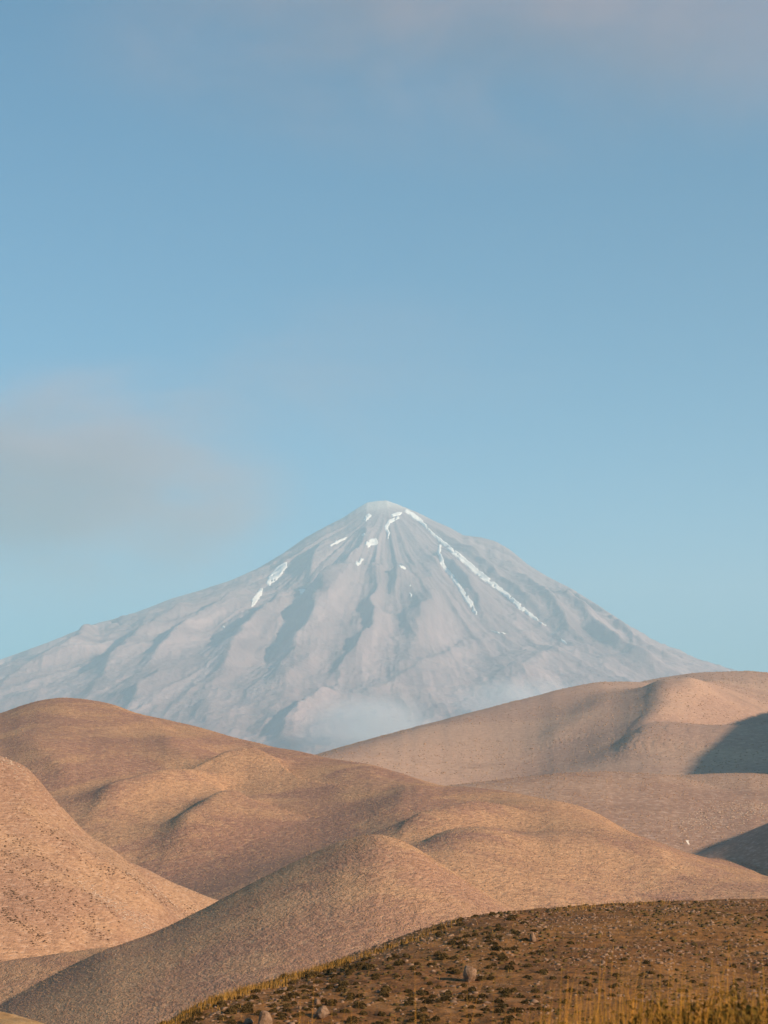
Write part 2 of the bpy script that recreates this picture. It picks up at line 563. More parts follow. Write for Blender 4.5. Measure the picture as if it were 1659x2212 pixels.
NAMES = {
    0: ("ground", "floor", "bare valley floor between the hills"),
    1: ("hill", "h2", "hazy mauve hill at right directly below the mountain, topped by two humps"),
    2: ("hill", "h2", "shaded slope at the right edge casting shadow across the hazy mauve hill"),
    3: ("hill", "h3", "low greyish brown hill at right with pale scree and a tiny white slab"),
    4: ("hill", "h3", "low rise in the dip beside the dark shaded bank"),
    5: ("hill", "h3", "dark shaded bank at the right edge below the pale scree"),
    6: ("hill", "h4", "broad tan hill across the middle with folded grassy spurs"),
    7: ("hill", "h5", "bright sandy hillside sloping down from the left edge"),
    8: ("hill", "h6", "rounded cone shaped hill in the middle with a shaded left flank"),
}
for k, (nm, mk, lab) in NAMES.items():
    if (owner[:-1, :-1] == k).any():
        tag(mid.build(owner, k, nm, MAT[mk]), lab, None, None, "structure")

# far ground sheet to the horizon
gx, gy = np.linspace(-14800, 14800, 60), np.linspace(-2900, 30800, 60)
GX, GY = np.meshgrid(gx, gy)
GZ = np.full(GX.shape, -205.0)
q = (np.arange(59)[:, None] * 60 + np.arange(59)[None, :]).ravel()
tag(mesh_obj("ground", np.stack([GX.ravel(), GY.ravel(), GZ.ravel()], 1), np.stack([q, q + 1, q + 61, q + 60], 1), MAT["floor"]),
    "open plain stretching away below the hills", None, None, "structure")

# ------------------------------------------------------------------ the volcano
vcols = np.concatenate([np.linspace(-0.5, -0.225, 60)[:-1], np.linspace(-0.225, 0.225, 860), np.linspace(0.225, 0.5, 60)[1:]])
vol = Patch(vcols, np.concatenate([np.linspace(10500, 21000, 800), np.linspace(21000, 28500, 60)[1:]]))
X, Y = vol.X, vol.Y
DS = 20000.0
SKY = [(-250, 1500), (-120, 1465), (0, 1425), (100, 1389), (150, 1369), (215, 1346), (285, 1326), (330, 1309), (370, 1293), (430, 1276), (500, 1253), (560, 1226),
       (610, 1196), (660, 1161), (700, 1139), (740, 1119), (770, 1099), (792, 1086), (815, 1082), (835, 1081), (855, 1088), (900, 1106), (940, 1126), (975, 1141),
       (1000, 1156), (1040, 1161), (1070, 1169), (1100, 1186), (1140, 1219), (1180, 1244), (1230, 1269), (1290, 1306), (1350, 1346), (1410, 1386), (1470, 1421),
       (1540, 1456), (1660, 1510), (1800, 1570), (1950, 1630)]
crest = [P(x, y, DS) for x, y in SKY]
A0, L0 = 3700.0, 5300.0


def cone_env(X, Y, pts, n):
    h = np.full(X.shape, -9e3, np.float32)
    for x0, y0, z0 in spline(pts, n).astype(np.float32):
        d = np.sqrt((X - x0) ** 2 + (Y - y0) ** 2 + 60.0 ** 2) - 60
        np.maximum(h, z0 - A0 * (1 - np.exp(-d / L0)), out=h)
    return h


vol.Z = cone_env(X, Y, crest, 150)
xs, ys_, zs = P(835, 1081, DS)


def z1(*pts):  # points read in an enlargement of the summit region
    return [(518.5 + 0.3646 * a, 1036.9 + 0.3646 * b) for a, b in pts]


def z2(*pts):  # enlargement of the left flank
    return [(0.3646 * a, 1166.5 + 0.3646 * b) for a, b in pts]


def z3(*pts):  # enlargement of the right flank
    return [(1036.9 + 0.375 * a, 1166.5 + 0.375 * b) for a, b in pts]


# crest lines on the flanks: picture course, height, reach of the sunny side, reach of the shaded side
RIDGES = [
    (z1((850, 330), (830, 520), (760, 650), (600, 720), (490, 810), (440, 930), (400, 1080), (270, 1250), (120, 1400)), 190, 700, 420),
    (z1((880, 560), (825, 660), (835, 800), (795, 950), (740, 1070), (640, 1200), (560, 1320)), 70, 260, 130),
    (z1((1040, 520), (1080, 640), (1090, 760), (1150, 850), (1090, 920), (1045, 990), (975, 1150), (900, 1250)), 130, 300, 520),
    (z1((1000, 540), (930, 700), (950, 820)), 60, 160, 110),
    (z1((1500, 975), (1400, 985), (1300, 1010), (1100, 1170), (950, 1260), (760, 1330), (620, 1420)), 40, 420, 240),
    (z1((1900, 1100), (1700, 1200), (1560, 1310), (1400, 1450), (1300, 1560)), 45, 420, 300),
    (z1((900, 1340), (620, 1370), (480, 1400), (330, 1480), (270, 1600)), 90, 400, 200),
    (z1((1175, 380), (1200, 520), (1300, 650), (1420, 810), (1560, 960)), 70, 380, 170),
    (z1((1030, 200), (1130, 310), (1400, 540), (1700, 790), (1900, 950)), 70, 300, 220),
    (z2((1900, 250), (1750, 420), (1640, 490), (1550, 610), (1430, 720), (1280, 900), (1150, 1050)), 130, 330, 420),
    (z2((1720, 230), (1560, 330), (1400, 420), (1250, 540), (1080, 650), (900, 820), (730, 960)), 110, 360, 300),
    (z2((1380, 300), (1150, 440), (980, 560), (800, 680), (700, 790), (560, 940)), 110, 420, 300),
    (z2((1000, 400), (820, 500), (640, 550), (520, 670), (380, 760), (150, 850), (-100, 960)), 120, 430, 320),
    (z2((620, 520), (400, 610), (200, 690), (0, 750), (-200, 830)), 60, 300, 200),
    (z2((1500, 780), (1250, 800), (1000, 870), (850, 960), (760, 1060)), 60, 300, 200),
    (z3((180, 40), (260, 160), (400, 330), (480, 440), (640, 560), (900, 720), (1150, 800)), 110, 350, 260),
    (z3((60, 20), (120, 120), (230, 280), (330, 390), (450, 500), (560, 620), (760, 760)), 90, 200, 240),
    (z3((260, 130), (430, 260), (560, 340), (760, 500), (1000, 660), (1250, 760)), 60, 260, 180),
    (z3((560, 620), (400, 700), (200, 800), (-50, 960)), 40, 420, 260),
    (z1((640, 300), (520, 420), (420, 560), (380, 680)), 50, 200, 140),
    (z1((820, 250), (740, 330), (700, 460), (640, 560), (560, 660)), 70, 260, 160),
]
Zv = lift_ridges(vol, vol.Z, [(c_, a_ * 2.0, r_ * 0.85, l_ * 0.8) for c_, a_, r_, l_ in RIDGES], 10600, 21000, 110, 700, 1600)
# radial gullies and rock
TH, R = np.arctan2(X - xs, -(Y - ys_)), np.hypot(X - xs, Y - ys_)
fade = sstep(150, 1500, R)
warp = 0.022 * fbm(X / 900, Y / 900, 55, 3)
Zv += fade * 80 * (ridged(TH * 8 + warp * 8, R / 3800, 60, 3) - 0.55)
Zv += fade * 30 * (ridged(TH * 26 + warp * 26, R / 1900, 64, 3) - 0.55)
Zv += fade * 100 * (ridged(X / 900 + 0.3 * warp, Y / 1300, 84, 5, 0.55) - 0.5)
Zv += (0.25 + 0.75 * fade) * 20 * fbm(X / 300, Y / 300, 68, 5, 0.6)
Zv += fade * 25 * (ridged(X / 230, Y / 260, 88, 3, 0.6) - 0.5)
crag = sstep(0.05, 0.3, TH - 0.5) * sstep(600, 1100, R) * (1 - sstep(1900, 2600, R))
Zv += crag * 45 * (ridged(X / 260, Y / 260, 72, 3) - 0.6)
vol.Z = Zv
for _ in range(2):
    settle_crest(vol, vol.Y < 21500, SKY, 0.05, 3)

m = N("volcanic_rock")
gp = m.pos()
sx = m.n("SeparateXYZ")
m.l(gp, sx.inputs[0])
dx = m.math("SUBTRACT", sx.outputs[0], float(xs))
dy = m.math("SUBTRACT", float(ys_), sx.outputs[1])
th = m.math("ARCTAN2", dx, dy)
rr = m.math("SQRT", m.math("ADD", m.math("MULTIPLY", dx, dx), m.math("MULTIPLY", dy, dy)))
cv = m.n("CombineXYZ")
m.l(m.math("MULTIPLY", th, 14.0), cv.inputs[0])
m.l(m.math("DIVIDE", rr, 2600.0), cv.inputs[1])
streaks = m.noise(0, 5, 0.6, 0.5, vec=cv.outputs[0])
c = m.ramp(streaks, [(0.34, (0.19, 0.122, 0.13)), (0.48, (0.32, 0.212, 0.21)), (0.6, (0.46, 0.312, 0.30)), (0.72, (0.58, 0.415, 0.39))])
pat = m.noise(1 / 500.0, 5, 0.6, 0.6)
c = m.mix(m.math("MULTIPLY", m.mask(pat, 0.45, 0.7), 0.45), c, (0.47, 0.322, 0.30))
det = m.noise(1 / 60.0, 4, 0.65)
c = m.mix(m.math("MULTIPLY", m.mask(det, 0.45, 0.7), 0.16), c, (0.18, 0.155, 0.145))
# darker tint towards the upper cone, its edge broken up by noise
upz = m.math("ADD", sx.outputs[2], m.math("MULTIPLY", m.noise(1 / 900.0, 4, 0.6), 1500.0))
c = m.mix(m.math("MULTIPLY", m.mask(upz, 1500.0, 2900.0), 0.55), c, (0.23, 0.165, 0.165))
# pale sulphur-bleached ash round the crater
topz = m.math("ADD", sx.outputs[2], m.math("MULTIPLY", m.noise(1 / 260.0, 5, 0.65), 420.0))
c = m.mix(m.math("MULTIPLY", m.mask(topz, 2880.0, 3160.0), 0.85), c, (0.62, 0.57, 0.52))
MAT["volcano"] = m.finish(c, bump=det, dist=16.0, strength=0.7)
own0 = np.zeros(X.shape, int)
volcano = vol.build(own0, 0, "mountain", MAT["volcano"])
tag(volcano, "hazy grey volcanic mountain with snow streaks below its pale summit", "mountain", None, "structure")

# snow: thick sheets lying in the gullies
sm = N("old_snow")
sn = sm.noise(1 / 40.0, 4, 0.6)
MAT["snow"] = sm.finish(sm.mix(sm.mask(sn, 0.35, 0.7), (0.90, 0.86, 0.80), (0.95, 0.93, 0.90)), rough=0.8, bump=sn, dist=4.0)


def lerp_poly(line, wid):
    """outline of a streak from its centre line and half widths"""
    l = np.array(line, float)
    t = np.gradient(l, axis=0)
    t /= np.linalg.norm(t, axis=1)[:, None]
    nrm = np.stack([-t[:, 1], t[:, 0]], 1)
    w = 0.37 * np.array(wid, float)[:, None]
    return np.vstack([l + nrm * w, (l - nrm * w)[::-1]])


def inside(px, py, poly):
    r = np.zeros(px.shape, bool)
    j = len(poly) - 1
    for i in range(len(poly)):
        xi, yi, xj, yj = *poly[i], *poly[j]
        cond = ((yi > py) != (yj > py)) & (px < (xj - xi) * (py - yi) / (yj - yi + 1e-12) + xi)
        r ^= cond
        j = i
    return r


def to_px(x, y, z):
    d, v = y * CP + z * SP, -y * SP + z * CP
    return 829.5 + FPX * x / d, 1106.0 - FPX * v / d


SNOW = [
    (lerp_poly(z1((1110, 285), (1180, 350), (1270, 430), (1400, 540), (1530, 640), (1640, 730), (1760, 830)), (6, 11, 15, 17, 13, 14, 4)), "longest snow streak down the gully right of the summit"),
    (lerp_poly(z3((0, 195), (80, 255), (160, 325), (240, 395), (320, 452), (380, 495)), (6, 8, 8, 14, 9, 2)), None),
    (lerp_poly(z1((1185, 380), (1180, 430), (1200, 500), (1260, 580), (1310, 650), (1355, 720), (1400, 795)), (7, 10, 12, 11, 13, 17, 5)), "thinner curved snow streak ending in a blunt tip"),
    (z1((270, 485), (290, 480), (275, 520), (235, 575), (170, 628), (155, 612), (165, 575), (215, 520)), None),
    (z1((115, 645), (137, 640), (128, 680), (85, 748), (62, 752), (72, 705)), None),
    (z1((740, 368), (765, 350), (800, 345), (820, 360), (818, 382), (780, 388), (760, 402), (742, 385)), None),
    (z1((683, 478), (720, 462), (745, 456), (728, 490), (698, 512), (686, 500)), None),
    (lerp_poly(z1((940, 222), (890, 245), (862, 275), (880, 310), (872, 350)), (7, 11, 10, 8, 4)), None),
    (z1((895, 205), (930, 192), (965, 190), (950, 210), (905, 218)), None),
    (lerp_poly(z1((980, 175), (1030, 215), (1070, 245), (1110, 285)), (7, 14, 10, 5)), None),
    (lerp_poly(z1((635, 338), (580, 365), (535, 392)), (3, 9, 5)), None),
    (z1((945, 505), (965, 508), (988, 528), (970, 532), (948, 520)), None),
    (z1((350, 650), (385, 646), (375, 668), (350, 682)), None),
    (z1((1002, 665), (1016, 672), (1014, 698), (1004, 690)), None),
    (z1((1000, 612), (1014, 622), (1010, 634), (1000, 626)), None),
    (z1((722, 322), (742, 315), (738, 328), (724, 332)), None),
    (lerp_poly(z1((770, 205), (750, 225), (740, 245)), (10, 12, 5)), None),
    (lerp_poly(z3((465, 570), (480, 583), (497, 598)), (3, 6, 3)), None),
    (z2((1320, 508), (1334, 508), (1334, 522), (1320, 522)), None),
    (lerp_poly(z3((150, 540), (100, 535), (60, 520)), (1, 3, 1)), None),
]
for poly, lab in SNOW:
    poly = np.array(poly)
    cpt = [vol.march(px, py, 10600, 20900) for px, py in poly]
    cpt = np.array([p for p in cpt if p is not None])
    if len(cpt) < 3:
        continue
    lo, hi = cpt.min(0) - 30, cpt.max(0) + 30
    span = max(hi[0] - lo[0], hi[1] - lo[1])
    st = 4.0 if span < 300 else 6.0
    xg, yg = np.arange(lo[0], hi[0], st), np.arange(lo[1], hi[1], st * 1.5)
    XX, YY = np.meshgrid(xg, yg)
    ZZ = vol.at(XX, YY)
    for _ in range(3):
        zp = np.pad(ZZ, 2, mode="edge")
        ZZ = sum(zp[a:a + ZZ.shape[0], b:b + ZZ.shape[1]] for a in range(5) for b in range(5)) / 25.0
    ZZ = np.maximum(ZZ, vol.at(XX, YY))
    jx, jy = 17 * fbm(XX / 60, YY / 60, 90, 4, 0.65), 17 * fbm(XX / 60, YY / 60, 95, 4, 0.65)
    ppx, ppy = to_px(XX + jx, YY + jy, ZZ)
    msk = inside(ppx, ppy, poly)
    msk &= fbm(XX / 30, YY / 60, 99, 3, 0.6) < 0.46
    if not msk.any():
        continue
    nb = np.zeros(msk.shape, np.float32)
    pm = np.pad(msk, 1).astype(np.float32)
    for a in range(3):
        for b in range(3):
            nb += pm[a:a + msk.shape[0], b:b + msk.shape[1]]
    # snow is thickest in the middle of the sheet and dips under the rock at its rim
    thick = np.where(nb >= 9, 9.0, np.where(nb > 5, 5.0, -8.0))
    fm = msk[:-1, :-1] | msk[1:, :-1] | msk[:-1, 1:] | msk[1:, 1:]
    r, cc = np.nonzero(fm)
    n = XX.shape[1]
    qd = np.stack([r * n + cc, r * n + cc + 1, (r + 1) * n + cc + 1, (r + 1) * n + cc], 1)
    used, inv = np.unique(qd, return_inverse=True)
    V = np.stack([XX.ravel()[used], YY.ravel()[used], (ZZ + thick).ravel()[used]], 1)
    o = mesh_obj("snow_patch", V, inv.reshape(qd.shape), MAT["snow"], parent=volcano)
    if lab:
        o["label"] = lab

# ------------------------------------------------------------------ foreground: brown slope, sunlit spur, ground underfoot
ncols = np.concatenate([np.linspace(-1.0, -0.25, 40)[:-1], np.linspace(-0.25, 0.25, 520), np.linspace(0.25, 1.0, 40)[1:]])
near = Patch(ncols, np.concatenate([np.geomspace(3.0, 40, 130)[:-1], np.linspace(40, 125, 430), np.geomspace(125, 235, 60)[1:]]))
X, Y = near.X, near.Y
LINE7 = [(200, 2305), (280, 2258), (350, 2216), (420, 2174), (500, 2143), (600, 2113), (700, 2083), (800, 2048), (880, 2018), (960, 1991), (1040, 1975), (1100, 1968), (1200, 1960),
         (1300, 1953), (1400, 1948), (1500, 1945), (1600, 1941), (1659, 1941), (1750, 1938)]
d7 = np.interp([x for x, _ in LINE7], [150, 350, 700, 1040, 1400, 1659], [62, 70, 86, 101, 110, 116])
s7 = [P(x, y, d) for (x, y), d in zip(LINE7, d7)] + [P(1900, 1934, 121), P(2400, 1925, 130)]
h7 = ridge_h(X, Y, s7, 0.062, 4.0, n=140, back=0.7, bdir=(-0.92, 0.40))
h7b = ridge_h(X, Y, [P(-500, 2120, 92), P(-200, 2150, 90), P(-60, 2172, 88), P(0, 2187, 87), P(25, 2196, 86), P(60, 2216, 85), P(130, 2260, 84)], 0.2, 2.0, n=50, back=0.6, bdir=(0.5, 0.86))
h8 = -1.66 - 0.34 * np.log1p(np.exp((Y - 12.5) / 1.2)) * 1.2 - 0.02 * np.maximum(0, -X) + 0.03 * fbm(X / 1.5, Y / 1.5, 41, 3)
hb = np.full(X.shape, -64.0, np.float32)
nparts = [hb, h7, h7b, h8]
near.Z = smax(nparts, 0.25)
nowner = np.argmax(np.stack(nparts), 0)
fall = sstep(30, 60, Y)
near.Z += fall * (0.34 * fbm(X / 9, Y / 9, 43, 3) + 0.10 * fbm(X / 1.7, Y / 2.2, 47, 4, 0.6))
settle_crest(near, (nowner == 1) & (Y > 58), LINE7, 0.08, 21, 60)
for k, nm, mk, lab in ((0, "ground", "floor", "hollow of dry ground in front of the brown slope"), (1, "hill", "h7", "dark brown foreground slope dotted with cushion shrubs and pale rocks"),
                       (2, "hill", "h7b", "small sunlit orange spur in the bottom left corner"), (3, "ground", "h8", "dry ground underfoot where the tall grass grows")):
    if (nowner[:-1, :-1] == k).any():
        tag(near.build(nowner, k, nm, MAT[mk]), lab, None, None, "structure")

# ------------------------------------------------------------------ plants and stones
def plant_mat(name, stops, scale=3.0, rough=0.9):
    m = N(name)
    return m.finish(m.ramp(m.noise(scale, 3, 0.6), stops), rough=rough, spec=0.1)


MAT["cushion"] = plant_mat("cushion_leaves", [(0.3, (0.070, 0.040, 0.014)), (0.5, (0.105, 0.062, 0.020)), (0.7, (0.16, 0.092, 0.030))], 2.2)
MAT["straw"] = plant_mat("dry_straw", [(0.3, (0.24, 0.115, 0.02)), (0.5, (0.34, 0.17, 0.035)), (0.7, (0.44, 0.24, 0.06))], 1.3)
MAT["near_straw"] = plant_mat("near_straw", [(0.3, (0.36, 0.15, 0.02)), (0.7, (0.60, 0.28, 0.05))], 9.0)
MAT["bush"] = plant_mat("bush_leaves", [(0.3, (0.07, 0.038, 0.008)), (0.5, (0.15, 0.080, 0.014)), (0.7, (0.32, 0.165, 0.03))], 7.0)
MAT["scrub"] = plant_mat("dry_scrub", [(0.3, (0.27, 0.145, 0.085)), (0.5, (0.38, 0.21, 0.118)), (0.7, (0.49, 0.295, 0.155))], 0.25)
MAT["scrub_dark"] = plant_mat("dark_scrub", [(0.3, (0.19, 0.11, 0.07)), (0.7, (0.32, 0.19, 0.115))], 0.3)
MAT["twig"] = plant_mat("twig", [(0.3, (0.10, 0.06, 0.035)), (0.7, (0.16, 0.10, 0.06))], 9.0)
rm = N("pale_limestone")
rn = rm.noise(5.0, 5, 0.65)
rc = rm.ramp(rn, [(0.3, (0.13, 0.068, 0.036)), (0.48, (0.23, 0.13, 0.075)), (0.7, (0.34, 0.21, 0.135))])
MAT["rock"] = rm.finish(rc, bump=rn, dist=0.05)


def hemi(seg=7, rings=3):
    """a lumpy low dome"""
    v, f = [(0, 0, 1.0)], []
    for r in range(1, rings + 1):
        a = r / rings * math.pi / 2 * 1.08
        for k in range(seg):
            b = 2 * math.pi * (k + 0.5 * (r % 2)) / seg
            v.append((math.sin(a) * math.cos(b), math.sin(a) * math.sin(b), math.cos(a)))
    for k in range(seg):
        f.append((0, 1 + k, 1 + (k + 1) % seg))
    for r in range(rings - 1):
        o = 1 + r * seg
        for k in range(seg):
            a, b, c, d = o + k, o + (k + 1) % seg, o + seg + k, o + seg + (k + 1) % seg
            f += [(a, c, d), (a, d, b)]
    return np.array(v), np.array(f)


def scatter(name, tmpl, pos, size, mat, flat=0.6, jit=0.25, smooth=False):
    v0, f0 = tmpl
    n, k = len(pos), len(v0)
    rot = rng.random(n) * 2 * math.pi
    c, s = np.cos(rot), np.sin(rot)
    sx, sy, sz = (size * (0.75 + 0.5 * rng.random(n)) for _ in range(3))
    V = np.empty((n, k, 3))
    j = 1 + jit * (rng.random((n, k)) - 0.5) * 2
    x, y, z = v0[None, :, 0] * sx[:, None] * j, v0[None, :, 1] * sy[:, None] * j, v0[None, :, 2] * sz[:, None] * flat * j
    V[:, :, 0] = x * c[:, None] - y * s[:, None] + pos[:, 0:1]
    V[:, :, 1] = x * s[:, None] + y * c[:, None] + pos[:, 1:2]
    V[:, :, 2] = z + pos[:, 2:3]
    F = f0[None] + (np.arange(n) * k)[:, None, None]
    return mesh_obj(name, V.reshape(-1, 3), F.reshape(-1, f0.shape[1]), mat, smooth=smooth)


def spots(patch, own, ids, y0, y1, u0, u1, n, clump=None, thr=0.5, seed=200):
    """points strewn over some hills of a sheet, denser where a slow noise is high"""
    y = np.sqrt(rng.random(n) * (y1 ** 2 - y0 ** 2) + y0 ** 2)
    u = rng.random(n) * (u1 - u0) + u0
    x = u * y
    fu = np.clip(np.searchsorted(patch.u, u) - 1, 0, len(patch.u) - 2)
    fy = np.clip(np.searchsorted(patch.y, y) - 1, 0, len(patch.y) - 2)
    ok = np.isin(own[fy, fu], ids)
    if clump:
        ok &= (0.5 + 0.5 * fbm(x / clump, y / clump, seed, 3)) + 0.35 * (rng.random(n) - 0.5) > thr
    x, y = x[ok], y[ok]
    return np.stack([x, y, patch.at(x, y)], 1)


DOME = hemi()
LOW = hemi(5, 2)
for ids, y0, y1, n, sz, cl, thr, mk, lab in (
        ([8], 280, 450, 130000, (0.09, 0.22), 16, 0.34, "scrub", "dry scrub tufts covering the cone shaped hill"),
        ([7], 420, 640, 26000, (0.12, 0.36), 22, 0.50, "scrub_dark", "scattered dark scrub tufts on the bright left hillside"),
        ([6], 560, 1350, 130000, (0.15, 0.45), 45, 0.40, "scrub", "dry scrub tufts covering the broad tan hill"),
        ([3, 4], 850, 1450, 30000, (0.3, 0.8), 60, 0.45, "scrub", "dark scrub dotting the low hill at right"),
        ([1, 2], 1500, 2900, 26000, (0.6, 1.3), 120, 0.45, "scrub", "dark scrub dotting the hazy mauve hill")):
    p = spots(mid, owner, ids, y0, y1, -0.228, 0.228, n, cl, thr, 200 + ids[0])
    p[:, 2] -= 0.05
    size = sz[0] + (sz[1] - sz[0]) * rng.random(len(p)) ** 2.2
    tag(scatter("scrub", LOW if y0 > 500 else DOME, p, size, MAT[mk], 0.62, 0.3), lab, None, None, "stuff")


def along(patch, course, y0, y1, n, spread):
    """points strewn round a course drawn on the sheet"""
    pts = [patch.march(px, py, y0, y1, 2500) for px, py in course]
    sp = spline([p for p in pts if p is not None], 200)
    k = rng.integers(0, 200, n)
    x, y = sp[k, 0] + spread * rng.normal(size=n), sp[k, 1] + 1.8 * spread * rng.normal(size=n)
    return np.stack([x, y, patch.at(x, y)], 1)


sc = N("pale_scree")
MAT["scree"] = sc.finish(sc.ramp(sc.noise(0.7, 4), [(0.3, (0.42, 0.27, 0.18)), (0.7, (0.64, 0.45, 0.33))]))
p = np.vstack([along(mid, [(180, 1912), (235, 1950), (290, 1980), (330, 2003)], 430, 640, 620, 1.6), along(mid, [(290, 1905), (345, 1930), (402, 1952)], 430, 640, 420, 2.0),
               along(mid, [(0, 1640), (30, 1655), (60, 1680)], 430, 640, 160, 1.2)])
tag(scatter("rubble", LOW, p, 0.07 + 0.42 * rng.random(len(p)) ** 3, MAT["scree"], 0.5, 0.45), "pale rubble streaks on the bright left hillside", None, None, "stuff")
p = along(mid, [(1470, 1790), (1530, 1770), (1590, 1752), (1650, 1742)], 800, 1500, 1800, 10.0)
tag(scatter("rubble", LOW, p, 0.15 + 0.75 * rng.random(len(p)) ** 3, MAT["scree"], 0.4, 0.45), "pale scree patch on the low hill at right", None, None, "stuff")
rows = [[(0, 1800), (90, 1850), (190, 1930), (260, 1990)], [(0, 1835), (110, 1905), (210, 1985)], [(0, 1870), (80, 1915), (170, 1990), (230, 2025)], [(10, 1920), (70, 1955), (150, 2015)],
        [(60, 1760), (150, 1830), (270, 1900), (360, 1955)], [(0, 1965), (50, 1995), (100, 2035)], [(230, 1880), (330, 1930), (420, 1965)]]
p = np.vstack([along(mid, r_, 430, 640, 190, 0.9) for r_ in rows])
tag(scatter("scrub", DOME, p, 0.10 + 0.30 * rng.random(len(p)) ** 2, plant_mat("row_scrub", [(0.3, (0.13, 0.07, 0.04)), (0.7, (0.22, 0.125, 0.07))], 0.6), 0.6, 0.3), "dark scrub growing in slanting rows on the left hillside", None, None, "stuff")


# cushion shrubs: a dome packed with little leaf sprays
def cushion_mesh(seed, n=330):
    r = np.random.default_rng(seed)
    a, z = r.random(n) * 2 * math.pi, r.random(n) ** 0.8
    rad = np.sqrt(np.maximum(0, 1 - z * z))
    lump = 0.86 + 0.22 * fbm(np.cos(a) * 1.3 + seed, np.sin(a) * 1.3 + z * 1.4, 300 + seed, 2) + 0.10 * (r.random(n) - 0.3)
    c = np.stack([np.cos(a) * rad * lump, np.sin(a) * rad * lump, z * lump * 0.66], 1)
    V, F = [], []
    dv, df = hemi(10, 4)
    V += [tuple(v * (0.80, 0.80, 0.52)) for v in dv]
    F += [tuple(f) for f in df]
    for p in c:
        d = p / (np.linalg.norm(p) + 1e-6) + 0.6 * (r.random(3) - 0.5)
        t = np.cross(d, r.random(3) - 0.5)
        t /= np.linalg.norm(t) + 1e-6
        l, w = 0.13 + 0.10 * r.random(), 0.05 + 0.04 * r.random()
        k = len(V)
        V += [tuple(p * 0.9 - t * w), tuple(p * 0.9 + t * w), tuple(p * 0.95 + d * l)]
        F.append((k, k + 1, k + 2))
    me = bpy.data.meshes.new("cushion_shrub")
    me.from_pydata(V, [], F)
    me.update()
    me.materials.append(MAT["cushion"])
    return me


CUSH = [cushion_mesh(k) for k in range(5)]
cand = spots(near, nowner, [1], 64, 119, -0.2, 0.232, 9000, 6.0, 0.36, 231)
rimfree = cand[:, 1] < np.interp(cand[:, 0] / cand[:, 1], [ray(x, y)[0] for x, y in LINE7], d7) + 0.6
cand = cand[rimfree]
ppx, ppy = to_px(cand[:, 0], cand[:, 1], cand[:, 2])
leftish = 1 - sstep(1050, 1300, ppx)
size = (0.07 + 0.12 * rng.random(len(cand)) ** 1.5) + leftish * 0.11 * rng.random(len(cand)) ** 1.4
size *= 0.55 + 0.45 * (rng.random(len(cand)) > 0.45)
# keep the shrubs from growing through each other
order = np.argsort(-size)
kept = []
for i in order:
    if all((cand[i, 0] - cand[j, 0]) ** 2 + (cand[i, 1] - cand[j, 1]) ** 2 > (1.0 * (size[i] + size[j])) ** 2 for j in kept[-900:]):
        kept.append(i)
    if len(kept) >= 2300:
        break
kept = [i for i in kept if -20 < ppx[i] < 1680 and ppy[i] < 2230]
BOULDERS = [  # picture foot, width and height in picture points, label
    (1015, 2119, 33, 37, 0.45, "large pale boulder with a dark cushion shrub against its right side"),
    (1151, 2033, 15, 19, 0.5, "narrow upright pinkish boulder near the rim of the brown slope"),
    (696, 2198, 35, 25, 0.5, "pale wedge shaped boulder with a flat sloping top"),
    (686, 2172, 15, 18, 0.5, "small knobbly boulder directly behind the pale wedge shaped boulder"),
    (571, 2222, 32, 38, 0.5, "rough pale boulder cut by the bottom edge among dark shrubs"),
    (536, 2213, 20, 14, 0.5, "low rounded boulder just left of the rough boulder at the bottom edge"),
    (1268, 2222, 24, 16, 0.5, "low brown boulder half hidden by dry grass at the bottom edge"),
    (684, 2140, 8, 7, 0.5, "leftmost pale stone of the little heap above the wedge shaped boulder"),
    (697, 2146, 9, 6, 0.5, "flat pale stone in the little heap above the wedge shaped boulder"),
    (712, 2150, 8, 6, 0.5, "rightmost pale stone of the little heap above the wedge shaped boulder"),
]
bpos = []
for px, py, w, h, d, lab in BOULDERS:
    bpos.append((near.march(px, py, 45, 125, 3000), w, h, d, lab))
grp = "cushion shrubs on the brown slope"
nind = 0
rest = []
vis = sorted(kept, key=lambda i: -size[i] / cand[i, 1])
for i in vis:
    x, y, z = cand[i]
    if any(b[0] is not None and math.hypot(x - b[0][0], (y - b[0][1]) * 0.6) < b[1] / FPX * b[0][1] * 0.6 + size[i] * 0.7 for b in bpos):
        continue
    if nind < 300:
        o = bpy.data.objects.new("cushion_shrub", CUSH[nind % 5])
        COL.objects.link(o)
        o.location = (x, y, z - 0.02)
        o.rotation_euler = (0, 0, random.random() * 6.28)
        k = size[i]
        o.scale = (k * random.uniform(0.85, 1.25), k * random.uniform(0.85, 1.15), k * random.uniform(1.0, 1.5))
        tag(o, "dark olive cushion shrub dotted over the brown foreground slope", "shrub", grp)
        nind += 1
    else:
        rest.append(i)
p = cand[rest]
tag(scatter("scrub", DOME, p, size[rest] * 0.9, MAT["cushion"], 0.6, 0.35), "smallest dark cushion plants between the shrubs of the brown slope", None, None, "stuff")


def rock_mesh(name, w, h, d, seed, sub=3):
    import bmesh
    r = np.random.default_rng(seed)
    bm = bmesh.new()
    bmesh.ops.create_icosphere(bm, subdivisions=sub, radius=1.0)
    npl = r.normal(size=(13, 3))
    npl /= np.linalg.norm(npl, axis=1)[:, None]
    dist = 0.62 + 0.34 * r.random(13)
    for v in bm.verts:
        n = np.array(v.co) / v.co.length
        dots = npl @ n
        rad = 1.0
        for a, b in zip(dots, dist):
            if a > 1e-3:
                rad = min(rad, b / a)
        rad *= 1 + 0.05 * (r.random() - 0.5)
        v.co = (n[0] * rad * w / 2, n[1] * rad * d / 2, (n[2] * rad * 0.62 + 0.38) * h * 0.95)
    me = bpy.data.meshes.new(name)
    bm.to_mesh(me)
    bm.free()
    me.materials.append(MAT["rock"])
    return me


